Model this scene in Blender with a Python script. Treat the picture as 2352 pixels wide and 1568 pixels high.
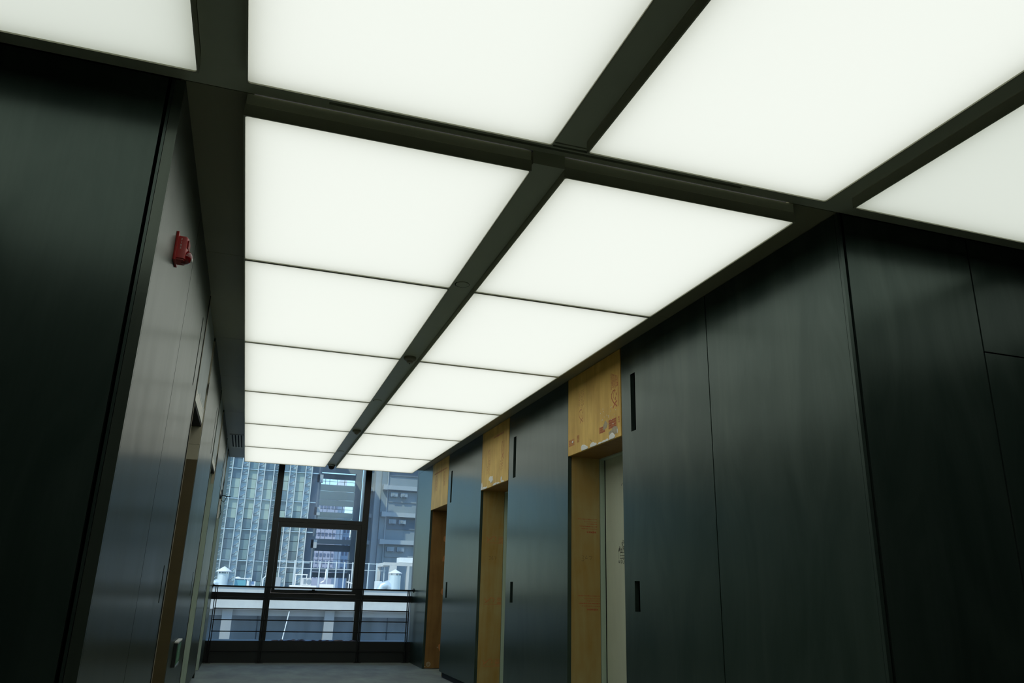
import bpy, bmesh, math, random
from mathutils import Vector, Matrix

# ------------------------------------------------------------------ clearing
for o in list(bpy.data.objects):
    bpy.data.objects.remove(o)
SC = bpy.context.scene
COL = SC.collection
random.seed(7)

# ------------------------------------------------------------------ camera
cam_data = bpy.data.cameras.new('camera')
cam_data.sensor_fit = 'HORIZONTAL'
cam_data.sensor_width = 36.0
cam_data.lens = 36.0 * 1776.06 / 2352.0
cam_data.clip_start = 0.05
cam_data.clip_end = 2000
cam = bpy.data.objects.new('camera', cam_data)
COL.objects.link(cam)
YAW, PITCH, ROLL = 0.310597, 0.311299, 0.027012
fwd = Vector((math.sin(YAW) * math.cos(PITCH), math.cos(YAW) * math.cos(PITCH), math.sin(PITCH)))
rgt = Vector((math.cos(YAW), -math.sin(YAW), 0))
upv = rgt.cross(fwd)
r2 = math.cos(ROLL) * rgt + math.sin(ROLL) * upv
u2 = -math.sin(ROLL) * rgt + math.cos(ROLL) * upv
m = Matrix((r2, u2, -fwd)).transposed().to_4x4()
m.translation = Vector((0, 0, 1.152))
cam.matrix_world = m
SC.camera = cam

# ------------------------------------------------------------------ sky, sun, exposure
SC.view_settings.view_transform = 'Standard'
SC.view_settings.look = 'None'
SC.view_settings.exposure = 0.0
SC.view_settings.gamma = 1.0
SC.view_settings.use_curve_mapping = False
try:
    SC.cycles.max_bounces = 12
    SC.cycles.diffuse_bounces = 6
    SC.cycles.transparent_max_bounces = 16
    SC.cycles.sample_clamp_indirect = 6.0
except Exception:
    pass

world = bpy.data.worlds.new('sky')
SC.world = world
world.use_nodes = True
wn = world.node_tree
wn.nodes.clear()
wo = wn.nodes.new('ShaderNodeOutputWorld')
wb = wn.nodes.new('ShaderNodeBackground')
wb.inputs['Strength'].default_value = 0.28
sky = wn.nodes.new('ShaderNodeTexSky')
sky.sky_type = 'NISHITA'
sky.sun_disc = False
sky.sun_elevation = math.radians(48)
sky.sun_rotation = math.radians(228)
sky.air_density = 1.4
sky.dust_density = 0.4
sky.ozone_density = 6.0
wn.links.new(sky.outputs[0], wb.inputs['Color'])
wn.links.new(wb.outputs[0], wo.inputs['Surface'])

sun_data = bpy.data.lights.new('sun', 'SUN')
sun_data.energy = 5.2
sun_data.angle = math.radians(0.6)
sun_data.color = (1.0, 0.80, 0.56)
sun = bpy.data.objects.new('sun', sun_data)
sun.rotation_euler = Vector((0.50, 0.45, -0.75)).to_track_quat('-Z', 'Y').to_euler()
sun.location = (-20, -20, 40)
COL.objects.link(sun)

LED = 1.51          # radiance of the LED boards inside the ceiling light boxes

# ------------------------------------------------------------------ helpers: materials
def mat(name, col, rough=0.5, metal=0.0, spec=0.5, var=0.0, scale=(4, 4, 4), col2=None, bump=0.0, rvar=0.0):
    """Principled material; a world-anchored noise varies its colour (towards col2), gloss and relief."""
    m = bpy.data.materials.new(name)
    m.use_nodes = True
    nt = m.node_tree
    p = nt.nodes['Principled BSDF']
    p.inputs['Base Color'].default_value = (*col, 1)
    p.inputs['Roughness'].default_value = rough
    p.inputs['Metallic'].default_value = metal
    p.inputs['Specular IOR Level'].default_value = spec
    if var or bump or rvar:
        g = nt.nodes.new('ShaderNodeNewGeometry')
        mp = nt.nodes.new('ShaderNodeMapping')
        mp.inputs['Scale'].default_value = scale
        nz = nt.nodes.new('ShaderNodeTexNoise')
        nz.inputs['Scale'].default_value = 1.0
        nz.inputs['Detail'].default_value = 6.0
        nz.inputs['Roughness'].default_value = 0.6
        nt.links.new(g.outputs['Position'], mp.inputs['Vector'])
        nt.links.new(mp.outputs[0], nz.inputs['Vector'])
        if var:
            c2 = col2 or tuple(c * (1 - var) for c in col)
            cr = nt.nodes.new('ShaderNodeValToRGB')
            cr.color_ramp.elements[0].position = 0.3
            cr.color_ramp.elements[1].position = 0.7
            cr.color_ramp.elements[0].color = (*c2, 1)
            cr.color_ramp.elements[1].color = (*col, 1)
            nt.links.new(nz.outputs['Fac'], cr.inputs[0])
            nt.links.new(cr.outputs[0], p.inputs['Base Color'])
        if rvar:
            mr = nt.nodes.new('ShaderNodeMapRange')
            mr.inputs['From Min'].default_value = 0.3
            mr.inputs['From Max'].default_value = 0.7
            mr.inputs['To Min'].default_value = rough - rvar
            mr.inputs['To Max'].default_value = rough + rvar
            nt.links.new(nz.outputs['Fac'], mr.inputs[0])
            nt.links.new(mr.outputs[0], p.inputs['Roughness'])
        if bump:
            bp = nt.nodes.new('ShaderNodeBump')
            bp.inputs['Strength'].default_value = bump
            bp.inputs['Distance'].default_value = 0.01
            nt.links.new(nz.outputs['Fac'], bp.inputs['Height'])
            nt.links.new(bp.outputs[0], p.inputs['Normal'])
    return m


def brushed_steel(name, col, smear, rough, spec, scratch=None, brush=0.6):
    """Dark painted steel sheet: fine upright grain, broad wiped smears, a few pale rubbed scuffs."""
    m = bpy.data.materials.new(name)
    m.use_nodes = True
    nt = m.node_tree
    N, L = nt.nodes, nt.links
    p = N['Principled BSDF']
    p.inputs['Specular IOR Level'].default_value = spec
    p.inputs['Metallic'].default_value = 0.5
    g = N.new('ShaderNodeNewGeometry')

    def noise(scale, detail=5, dist=0.0):
        mp = N.new('ShaderNodeMapping')
        mp.inputs['Scale'].default_value = scale
        nz = N.new('ShaderNodeTexNoise')
        nz.inputs['Scale'].default_value = 1
        nz.inputs['Detail'].default_value = detail
        nz.inputs['Distortion'].default_value = dist
        L.new(g.outputs['Position'], mp.inputs['Vector'])
        L.new(mp.outputs[0], nz.inputs['Vector'])
        return nz.outputs['Fac']

    grain = noise((70, 70, 1.2), 4)
    wipe = noise((3.2, 3.2, 0.9), 5, 1.6)
    r = N.new('ShaderNodeValToRGB')
    r.color_ramp.elements[0].position, r.color_ramp.elements[1].position = 0.38, 0.72
    r.color_ramp.elements[0].color, r.color_ramp.elements[1].color = (*col, 1), (*smear, 1)
    L.new(wipe, r.inputs[0])
    mx = N.new('ShaderNodeMix')
    mx.data_type = 'RGBA'
    mx.blend_type = 'MULTIPLY'
    mx.inputs[0].default_value = 0.18
    L.new(r.outputs[0], mx.inputs[6])
    L.new(grain, mx.inputs[7])
    out = mx.outputs[2]
    if scratch:
        sc = noise((9, 9, 1.3), 3, 0.3)
        msk = noise((1.1, 1.1, 0.7), 2)
        a = N.new('ShaderNodeMath')
        a.operation = 'MULTIPLY'
        L.new(sc, a.inputs[0])
        L.new(msk, a.inputs[1])
        mr = N.new('ShaderNodeMapRange')
        mr.inputs['From Min'].default_value = 0.40
        mr.inputs['From Max'].default_value = 0.50
        mr.inputs['To Max'].default_value = 0.3
        L.new(a.outputs[0], mr.inputs[0])
        m2 = N.new('ShaderNodeMix')
        m2.data_type = 'RGBA'
        L.new(mr.outputs[0], m2.inputs[0])
        L.new(out, m2.inputs[6])
        m2.inputs[7].default_value = (*scratch, 1)
        out = m2.outputs[2]
    L.new(out, p.inputs['Base Color'])
    # upright brushing: the gloss spreads sideways, across the grain
    cr = N.new('ShaderNodeVectorMath')
    cr.operation = 'CROSS_PRODUCT'
    cr.inputs[1].default_value = (0, 0, 1)
    L.new(g.outputs['True Normal'], cr.inputs[0])
    L.new(cr.outputs[0], p.inputs['Tangent'])
    p.inputs['Anisotropic'].default_value = brush
    rr = N.new('ShaderNodeMapRange')
    rr.inputs['From Min'].default_value = 0.3
    rr.inputs['From Max'].default_value = 0.7
    rr.inputs['To Min'].default_value = rough - 0.015
    rr.inputs['To Max'].default_value = rough + 0.02
    L.new(wipe, rr.inputs[0])
    L.new(rr.outputs[0], p.inputs['Roughness'])
    return m


def plywood(name, c1, c2):
    m = bpy.data.materials.new(name)
    m.use_nodes = True
    nt = m.node_tree
    N, L = nt.nodes, nt.links
    p = N['Principled BSDF']
    p.inputs['Roughness'].default_value = 0.55
    p.inputs['Specular IOR Level'].default_value = 0.3
    g = N.new('ShaderNodeNewGeometry')
    mp = N.new('ShaderNodeMapping')
    mp.inputs['Scale'].default_value = (9, 9, 1.1)
    nz = N.new('ShaderNodeTexNoise')
    nz.inputs['Scale'].default_value = 1.0
    nz.inputs['Detail'].default_value = 8
    nz.inputs['Distortion'].default_value = 1.4
    L.new(g.outputs['Position'], mp.inputs['Vector'])
    L.new(mp.outputs[0], nz.inputs['Vector'])
    n2 = N.new('ShaderNodeTexNoise')
    n2.inputs['Scale'].default_value = 3.0
    n2.inputs['Detail'].default_value = 3
    L.new(g.outputs['Position'], n2.inputs['Vector'])
    ad = N.new('ShaderNodeMath')
    ad.operation = 'ADD'
    L.new(nz.outputs['Fac'], ad.inputs[0])
    L.new(n2.outputs['Fac'], ad.inputs[1])
    r = N.new('ShaderNodeValToRGB')
    r.color_ramp.elements[0].position, r.color_ramp.elements[1].position = 0.35, 0.68
    r.color_ramp.elements[0].color, r.color_ramp.elements[1].color = (*c2, 1), (*c1, 1)
    hf = N.new('ShaderNodeMath')
    hf.operation = 'MULTIPLY'
    hf.inputs[1].default_value = 0.5
    L.new(ad.outputs[0], hf.inputs[0])
    L.new(hf.outputs[0], r.inputs[0])
    L.new(r.outputs[0], p.inputs['Base Color'])
    return m


def emit(name, col, s):
    m = bpy.data.materials.new(name)
    m.use_nodes = True
    nt = m.node_tree
    nt.nodes.clear()
    o = nt.nodes.new('ShaderNodeOutputMaterial')
    e = nt.nodes.new('ShaderNodeEmission')
    e.inputs[0].default_value = (*col, 1)
    e.inputs[1].default_value = s
    nt.links.new(e.outputs[0], o.inputs[0])
    return m


def diffuser_mat(name, col):
    """Opal stretch membrane: lets light through scattered, reflects a little."""
    m = bpy.data.materials.new(name)
    m.use_nodes = True
    nt = m.node_tree
    nt.nodes.clear()
    o = nt.nodes.new('ShaderNodeOutputMaterial')
    t = nt.nodes.new('ShaderNodeBsdfTranslucent')
    d = nt.nodes.new('ShaderNodeBsdfDiffuse')
    x = nt.nodes.new('ShaderNodeMixShader')
    t.inputs[0].default_value = (*col, 1)
    d.inputs[0].default_value = (0.75, 0.78, 0.72, 1)
    x.inputs[0].default_value = 0.35
    nt.links.new(t.outputs[0], x.inputs[1])
    nt.links.new(d.outputs[0], x.inputs[2])
    nt.links.new(x.outputs[0], o.inputs[0])
    return m


def glass_mat(name, tint, dust):
    """Thin window pane: tinted see-through, mirror by Fresnel, a film of dust."""
    m = bpy.data.materials.new(name)
    m.use_nodes = True
    nt = m.node_tree
    nt.nodes.clear()
    N, L = nt.nodes, nt.links
    o = N.new('ShaderNodeOutputMaterial')
    t = N.new('ShaderNodeBsdfTransparent')
    t.inputs[0].default_value = (*tint, 1)
    gl = N.new('ShaderNodeBsdfGlossy')
    gl.inputs['Roughness'].default_value = 0.02
    f = N.new('ShaderNodeFresnel')
    f.inputs[0].default_value = 1.45
    x = N.new('ShaderNodeMixShader')
    L.new(f.outputs[0], x.inputs[0])
    L.new(t.outputs[0], x.inputs[1])
    L.new(gl.outputs[0], x.inputs[2])
    df = N.new('ShaderNodeBsdfTranslucent')
    df.inputs[0].default_value = (0.62, 0.74, 0.84, 1)
    nz = N.new('ShaderNodeTexNoise')
    nz.inputs['Scale'].default_value = 2.2
    nz.inputs['Detail'].default_value = 5
    g = N.new('ShaderNodeNewGeometry')
    mp = N.new('ShaderNodeMapping')
    mp.inputs['Scale'].default_value = (2.5, 1, 0.9)
    L.new(g.outputs['Position'], mp.inputs['Vector'])
    L.new(mp.outputs[0], nz.inputs['Vector'])
    mr = N.new('ShaderNodeMapRange')
    mr.inputs['From Min'].default_value = 0.3
    mr.inputs['From Max'].default_value = 0.75
    mr.inputs['To Min'].default_value = dust * 0.5
    mr.inputs['To Max'].default_value = dust * 1.7
    L.new(nz.outputs['Fac'], mr.inputs[0])
    y = N.new('ShaderNodeMixShader')
    L.new(mr.outputs[0], y.inputs[0])
    L.new(x.outputs[0], y.inputs[1])
    L.new(df.outputs[0], y.inputs[2])
    L.new(y.outputs[0], o.inputs[0])
    return m


M = {}
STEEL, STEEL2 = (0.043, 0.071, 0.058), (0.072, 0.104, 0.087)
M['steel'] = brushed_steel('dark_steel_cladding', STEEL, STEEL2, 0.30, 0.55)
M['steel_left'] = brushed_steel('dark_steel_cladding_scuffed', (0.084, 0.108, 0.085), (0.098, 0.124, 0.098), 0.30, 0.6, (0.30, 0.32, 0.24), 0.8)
M['black'] = mat('black_joint', (0.006, 0.007, 0.007), 0.8, spec=0.1)
M['backing'] = mat('dark_backing', (0.02, 0.02, 0.02), 0.8, spec=0.2)
M['bronze'] = mat('bronze_soffit_metal', (0.30, 0.285, 0.175), 0.45, spec=0.35, var=0.12, scale=(1.2, 1.2, 1.2))
M['box_lip'] = mat('dark_light_frame', (0.46, 0.46, 0.34), 0.42, spec=0.35)
M['bronze_box'] = mat('bronze_light_frame', (0.80, 0.80, 0.62), 0.42, spec=0.4)
M['beam'] = mat('grey_beam_cover', (0.58, 0.60, 0.45), 0.42, spec=0.4, var=0.1, scale=(1.5, 1.5, 1.5))
M['liner'] = mat('white_box_liner', (0.93, 0.95, 0.90), 0.7)
M['led'] = emit('led_board_glow', (1.0, 1.0, 0.97), LED)
M['led_outer'] = emit('led_board_glow_vignetted', (0.98, 1.0, 0.95), LED * 0.82)  # lens vignetting put into the strength of the outer boards
M['led_unseen'] = emit('led_board_glow_unseen_panel', (0.98, 1.0, 0.95), LED * 0.36)  # for the added unseen panel, strength set for its reflection in the wall
M['diffuser'] = diffuser_mat('opal_diffuser', (0.925, 0.965, 0.92))
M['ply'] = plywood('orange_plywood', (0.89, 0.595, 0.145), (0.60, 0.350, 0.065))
M['ply_jamb'] = plywood('olive_plywood', (0.46, 0.37, 0.165), (0.40, 0.24, 0.06))  # duller, greener plywood for the jambs
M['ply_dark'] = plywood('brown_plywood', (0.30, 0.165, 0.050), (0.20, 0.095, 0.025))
M['red_print'] = mat('red_stencil_ink', (0.55, 0.13, 0.045), 0.7, var=0.35, scale=(40, 40, 40))
M['red_faint'] = mat('faded_red_ink', (0.60, 0.24, 0.075), 0.7, var=0.25, scale=(30, 30, 30))
M['ink'] = mat('black_marker', (0.012, 0.012, 0.012), 0.6)
M['pencil'] = mat('pencil_line', (0.13, 0.095, 0.04), 0.7)
M['plaster'] = mat('white_plaster', (0.93, 0.93, 0.89), 0.85, var=0.08, scale=(30, 30, 30), bump=0.3)
M['plaster_smear'] = mat('thin_plaster_smear', (0.52, 0.44, 0.30), 0.85, var=0.3, scale=(25, 25, 25))
M['door'] = mat('pale_door_steel', (0.64, 0.69, 0.55), 0.5, var=0.10, scale=(5, 5, 1.2))
M['door_frame'] = mat('pale_green_frame_steel', (0.46, 0.57, 0.47), 0.45)
M['pale_jamb'] = mat('pale_green_jamb', (0.44, 0.54, 0.46), 0.6, var=0.08, scale=(3, 3, 1.5))
M['cream'] = mat('cream_board', (0.50, 0.46, 0.34), 0.6, var=0.12, scale=(6, 6, 2))
M['brown'] = mat('brown_board', (0.105, 0.075, 0.030), 0.45, var=0.25, scale=(2, 2, 5))
M['grey_board'] = mat('blue_grey_board', (0.42, 0.48, 0.48), 0.6, var=0.12, scale=(5, 5, 1.5))
M['torn'] = mat('torn_paper_white', (0.85, 0.85, 0.80), 0.9)
M['floor'] = mat('dusty_concrete', (0.27, 0.315, 0.275), 0.75, var=0.4, scale=(3.5, 1.7, 1), col2=(0.165, 0.18, 0.175), bump=0.15)
M['frame'] = mat('black_window_aluminium', (0.020, 0.023, 0.022), 0.4, spec=0.4)
M['rail'] = mat('black_railing_steel', (0.010, 0.011, 0.011), 0.55, spec=0.25)
M['glass'] = glass_mat('dusty_blue_glass', (0.60, 0.79, 0.91), 0.11)
M['glass_clear'] = glass_mat('clean_sash_glass', (0.70, 0.84, 0.94), 0.05)
M['red'] = mat('red_alarm_plastic', (0.42, 0.016, 0.012), 0.35)
M['red_deep'] = mat('red_alarm_lens', (0.20, 0.006, 0.008), 0.12, spec=0.6)
M['white_plastic'] = mat('white_plastic', (0.75, 0.75, 0.70), 0.4)
M['cream_plastic'] = mat('cream_detector_plastic', (0.26, 0.245, 0.17), 0.5)
M['chrome'] = mat('chrome_ring', (0.6, 0.62, 0.65), 0.2, metal=1.0)
M['dome'] = mat('black_dome', (0.008, 0.008, 0.01), 0.08, spec=0.6)
M['green'] = mat('green_exit_face', (0.03, 0.16, 0.045), 0.4)
M['pale_green'] = mat('pale_exit_pictogram', (0.32, 0.45, 0.30), 0.5)
M['film'] = mat('crumpled_film', (0.10, 0.10, 0.16), 0.25, var=0.5, scale=(20, 20, 20))
M['white_letter'] = mat('white_letter', (0.8, 0.78, 0.74), 0.5)
# exterior
M['fin'] = mat('white_fin_metal', (0.50, 0.56, 0.55), 0.35, spec=0.5)
M['glass_blue'] = mat('facade_glass_blue', (0.105, 0.175, 0.215), 0.12, spec=0.6, var=0.35, scale=(0.5, 0.5, 0.35))
M['glass_teal'] = mat('facade_glass_teal', (0.17, 0.26, 0.28), 0.12, spec=0.6, var=0.3, scale=(0.5, 0.5, 0.35))
M['glass_sun_band'] = mat('facade_glass_sunlit_band', (0.33, 0.42, 0.37), 0.25, spec=0.5, var=0.15, scale=(0.4, 0.4, 0.8))
M['glass_strip'] = mat('facade_strip_glass', (0.34, 0.47, 0.54), 0.15, spec=0.6)
M['spandrel'] = mat('pale_cladding_sun_patch', (0.66, 0.72, 0.58), 0.5, var=0.1, scale=(0.3, 0.3, 0.6))
M['blue_grey'] = mat('blue_grey_render', (0.215, 0.26, 0.275), 0.7, var=0.15, scale=(0.4, 0.4, 0.4))
M['dark_blue'] = mat('dark_blue_render', (0.095, 0.125, 0.15), 0.7)
M['mid_blue'] = mat('mid_blue_render', (0.32, 0.36, 0.37), 0.7)
M['concrete_w'] = mat('white_concrete', (0.58, 0.565, 0.53), 0.8, var=0.15, scale=(0.8, 0.8, 1.5))
M['grey_concrete'] = mat('grey_concrete', (0.33, 0.335, 0.33), 0.85, var=0.12, scale=(1, 1, 1))
M['white_metal'] = mat('white_roof_metal', (0.80, 0.80, 0.77), 0.45)
M['galv'] = mat('galvanised_duct', (0.62, 0.68, 0.70), 0.3, metal=0.35)
M['teal'] = mat('teal_tank', (0.12, 0.36, 0.42), 0.4)
M['ac'] = mat('ac_casing', (0.55, 0.56, 0.54), 0.5)
M['ac_dim'] = mat('ac_casing_grey', (0.22, 0.27, 0.30), 0.5)
M['far_lilac'] = mat('far_lilac_wall', (0.30, 0.33, 0.42), 0.8)
M['far_white'] = mat('far_white_wall', (0.62, 0.66, 0.70), 0.7)
M['far_blue'] = mat('far_blue_glass', (0.24, 0.34, 0.46), 0.3)
M['far_tan'] = mat('far_tan_wall', (0.50, 0.45, 0.40), 0.8)
M['far_window'] = mat('far_window_dark', (0.10, 0.13, 0.20), 0.3)

# ------------------------------------------------------------------ helpers: meshes and objects
def bx(bm, x0, x1, y0, y1, z0, z1, mi=0):
    v = [bm.verts.new(p) for p in ((x0, y0, z0), (x1, y0, z0), (x1, y1, z0), (x0, y1, z0),
                                   (x0, y0, z1), (x1, y0, z1), (x1, y1, z1), (x0, y1, z1))]
    for f in ((0, 3, 2, 1), (4, 5, 6, 7), (0, 1, 5, 4), (1, 2, 6, 5), (2, 3, 7, 6), (3, 0, 4, 7)):
        bm.faces.new([v[i] for i in f]).material_index = mi
    return v


def boxes(*bs, bevel=0.0):
    bm = bmesh.new()
    for b in bs:
        bx(bm, *b)
    if bevel:
        bmesh.ops.bevel(bm, geom=list(bm.edges), offset=bevel, segments=2, affect='EDGES', profile=0.7)
    return bm


def tube(bm, pts, r, n=8, cap=True):
    """Round bar along a polyline."""
    pts = [Vector(p) for p in pts]
    rings = []
    for i, p in enumerate(pts):
        a = pts[max(i - 1, 0)]
        b = pts[min(i + 1, len(pts) - 1)]
        d = (b - a).normalized()
        s = Vector((0, 0, 1)) if abs(d.z) < 0.9 else Vector((1, 0, 0))
        e1 = d.cross(s).normalized()
        e2 = d.cross(e1)
        rr = r[i] if isinstance(r, (list, tuple)) else r
        rings.append([bm.verts.new(p + rr * (math.cos(2 * math.pi * k / n) * e1 + math.sin(2 * math.pi * k / n) * e2)) for k in range(n)])
    for A, B in zip(rings, rings[1:]):
        for k in range(n):
            bm.faces.new((A[k], A[(k + 1) % n], B[(k + 1) % n], B[k]))
    if cap:
        bm.faces.new(rings[0][::-1])
        bm.faces.new(rings[-1])


def lathe(bm, prof, c, axis='Z', n=24):
    """Turned shape: prof = (radius, height) pairs about a point c."""
    c = Vector(c)
    rings = []
    for r, h in prof:
        ring = []
        for k in range(n):
            a = 2 * math.pi * k / n
            u, v = r * math.cos(a), r * math.sin(a)
            p = {'Z': Vector((u, v, h)), 'X': Vector((h, u, v)), 'Y': Vector((u, h, v))}[axis]
            ring.append(bm.verts.new(c + p))
        rings.append(ring)
    for A, B in zip(rings, rings[1:]):
        for k in range(n):
            bm.faces.new((A[k], A[(k + 1) % n], B[(k + 1) % n], B[k]))
    bm.faces.new(rings[0])
    bm.faces.new(rings[-1])


def world_loc(o):
    v = Vector((0, 0, 0))
    while o is not None:
        v += o.location
        o = o.parent
    return v


def link(name, bm, mats, parent=None, origin=None, smooth=False):
    """Link a bmesh given in world coordinates as ONE object; its vertices become local to its origin or parent."""
    base = Vector(origin) if origin is not None else Vector((0, 0, 0))
    pw = world_loc(parent) if parent is not None else Vector((0, 0, 0))
    if parent is not None and origin is None:
        base = pw.copy()
    bmesh.ops.translate(bm, verts=list(bm.verts), vec=-base)
    bmesh.ops.recalc_face_normals(bm, faces=list(bm.faces))
    me = bpy.data.meshes.new(name)
    bm.to_mesh(me)
    bm.free()
    for mm in (mats if isinstance(mats, (list, tuple)) else [mats]):
        me.materials.append(mm)
    if smooth:
        for p in me.polygons:
            p.use_smooth = True
        try:
            me.set_sharp_from_angle(angle=math.radians(40))
        except Exception:
            pass
    o = bpy.data.objects.new(name, me)
    COL.objects.link(o)
    if parent is not None:
        o.parent = parent
        o.location = base - pw
    else:
        o.location = base
    return o


def thing(name, label, cat, loc, group=None):
    o = bpy.data.objects.new(name, None)
    o.empty_display_size = 0.1
    o.location = loc
    COL.objects.link(o)
    o['label'] = label
    o['category'] = cat
    if group:
        o['group'] = group
    return o


def tag(o, label, cat, group=None):
    o['label'] = label
    o['category'] = cat
    if group:
        o['group'] = group
    return o


def struct(name, bm, mats, parent=None):
    o = link(name, bm, mats, parent)
    if parent is None:
        o['kind'] = 'structure'
    return o


def copy_tree(o, parent=None):
    c = o.copy()
    COL.objects.link(c)
    c.parent = parent
    for ch in list(o.children):
        copy_tree(ch, c)
    return c


def sheet(us, zs, holes, fix, x0, x1):
    """Sheet-metal panel with cut-outs on a grid us x zs; fix='X': lies in a plane of constant X between x0 and x1 (u = Y); fix='Y' likewise (u = X)."""
    bm = bmesh.new()
    nu, nz = len(us) - 1, len(zs) - 1
    vs = {}

    def V(i, k, s):
        if (i, k, s) not in vs:
            d = x1 if s else x0
            vs[(i, k, s)] = bm.verts.new((d, us[i], zs[k]) if fix == 'X' else (us[i], d, zs[k]))
        return vs[(i, k, s)]

    full = lambda i, k: 0 <= i < nu and 0 <= k < nz and (i, k) not in holes
    for i in range(nu):
        for k in range(nz):
            if not full(i, k):
                continue
            for s in (0, 1):
                bm.faces.new((V(i, k, s), V(i + 1, k, s), V(i + 1, k + 1, s), V(i, k + 1, s)))
            for (di, dk, a, b) in ((-1, 0, (i, k), (i, k + 1)), (1, 0, (i + 1, k), (i + 1, k + 1)), (0, -1, (i, k), (i + 1, k)), (0, 1, (i, k + 1), (i + 1, k + 1))):
                if not full(i + di, k + dk):
                    bm.faces.new((V(*a, 0), V(*b, 0), V(*b, 1), V(*a, 1)))
    return bm


def ribbon(bm, pts, w, f, closed=False):
    """Flat ink stroke: polyline in plane coordinates, width w, placed by f(u, v)."""
    pts = [Vector(p) for p in pts]
    n = len(pts)
    L, R = [], []
    for i in range(n):
        a = pts[i - 1] if (i > 0 or closed) else pts[i]
        b = pts[(i + 1) % n] if (i < n - 1 or closed) else pts[i]
        d = (b - a)
        d = d.normalized() if d.length > 1e-9 else Vector((1, 0))
        q = Vector((-d.y, d.x)) * w / 2
        L.append(bm.verts.new(f(*(pts[i] + q))))
        R.append(bm.verts.new(f(*(pts[i] - q))))
    for i in range(n if closed else n - 1):
        j = (i + 1) % n
        bm.faces.new((L[i], L[j], R[j], R[i]))


def blob(bm, cu, cv, ru, rv, f, th, seed, flat_bottom=None, n=30):
    """Irregular splash of plaster standing th proud of its board; f(u, v, d) places it."""
    rnd = random.Random(seed)
    ph = [rnd.uniform(0, 6.28) for _ in range(4)]
    top, rim = [], []
    for k in range(n):
        a = 2 * math.pi * k / n
        q = 1 + 0.16 * math.sin(2 * a + ph[0]) + 0.12 * math.sin(3 * a + ph[1]) + 0.08 * math.sin(5 * a + ph[2])
        u, v = cu + ru * q * math.cos(a), cv + rv * q * math.sin(a)
        if flat_bottom is not None:
            v = max(v, flat_bottom)
        rim.append(bm.verts.new(f(u, v, 0.0)))
        top.append(bm.verts.new(f(cu + (u - cu) * 0.9, (cv + (v - cv) * 0.9) if flat_bottom is None else max(cv + (v - cv) * 0.85, flat_bottom), th)))
    for k in range(n):
        j = (k + 1) % n
        bm.faces.new((rim[k], rim[j], top[j], top[k]))
    bm.faces.new(top)


# ------------------------------------------------------------------ key dimensions (metres)
XL, XR = -0.461, 2.677            # faces of the lobby's side walls
YF = 2.912                        # plane where the lobby meets the cross corridor
ZS = 3.056                        # soffit
ZB = 2.952                        # underside of the light boxes
YW = 13.446                       # window plane
LINTEL = 2.335
DOORS_R = [(5.443, 6.566), (8.334, 9.450), (11.223, 12.339)]
DOORS_L = [(5.400, 6.490), (8.280, 9.370), (11.160, 12.250)]
CX0, CX1 = -3.25, 5.65            # cross corridor ends
YB = -1.45                        # cross corridor back wall

# ------------------------------------------------------------------ floor
struct('floor', boxes((CX0 - .3, CX1 + .3, YB - .3, 13.75, -0.25, 0.0)), M['floor'])

# ------------------------------------------------------------------ ceiling: slab, soffit sheets, beam covers
ceil = struct('ceiling', boxes((CX0 - .3, CX1 + .3, YB - .3, 13.05, 3.071, 3.45),
                               (XL - .6, XR + .8, 13.05, 13.75, 3.40, 3.55)), M['backing'])
G = 0.0015
lob_y = [YF + .0, 4.66, 6.45, 7.74, 9.45, 11.15, 13.05]
for a, b in zip(lob_y, lob_y[1:]):
    link('soffit_panel', boxes((XL - .02, -0.20, a + G, b - G, ZS, 3.071)), M['bronze'], ceil)
    link('soffit_panel', boxes((2.39, XR + .02, a + G, b - G, ZS, 3.071)), M['bronze'], ceil)
# strip between the corridor boxes and the lobby boxes, with long diffuser slots
xs = [CX0, -0.45, 0.096, 2.078, 2.70, CX1]
ys = [2.66, 2.806, 2.815, 2.830, 2.846, 2.857, 2.874, YF - .004]
bm = bmesh.new()
sh = sheet(xs, [0, 1, 2, 3, 4, 5, 6, 7], {(2, 1), (2, 3), (2, 5)}, 'Y', 0, 1)
for v in sh.verts:      # lay the sheet flat: (u, d, k) -> (u, y, z)
    k = int(round(v.co.z))
    v.co = Vector((v.co.x, ys[k], ZS if v.co.y < 0.5 else 3.0705))
link('soffit_panel', sh, M['beam'], ceil)
bm.free()
link('slot_back', boxes((0.09, 2.09, 2.80, 2.88, 3.0706, 3.0709)), M['black'], ceil)
# corridor soffit sheets behind the boxes
cxs = [CX0, -1.70, -0.30, 1.099, 2.4975, 3.896, CX1]
for a, b in zip(cxs, cxs[1:]):
    for c, d in ((YB, 0.975), (0.975, 2.66)):
        link('soffit_panel', boxes((a + G, b - G, c + G, d - G, ZS, 3.071)), M['bronze'], ceil)
# centre beam of the lobby: U-shaped cover in lengths with hairline joints
BX0, BX1, BZ = 1.0105, 1.164, 2.990
bj = [2.905, 5.32, 7.019, 8.717, 10.419, 12.74]
for a, b in zip(bj, bj[1:]):
    link('beam_cover', boxes((BX0, BX1, a + G * .6, b - G * .6, BZ, ZS)), M['beam'], ceil)

# beams between the corridor boxes
for a, b in ((-1.784, -1.612), (-0.388, -0.2205), (1.020, 1.179), (2.417, 2.578), (3.815, 3.976)):
    link('beam_cover', boxes((a + .002, b - .002, YB, 2.70, 3.008, ZS)), M['beam'], ceil)

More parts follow.
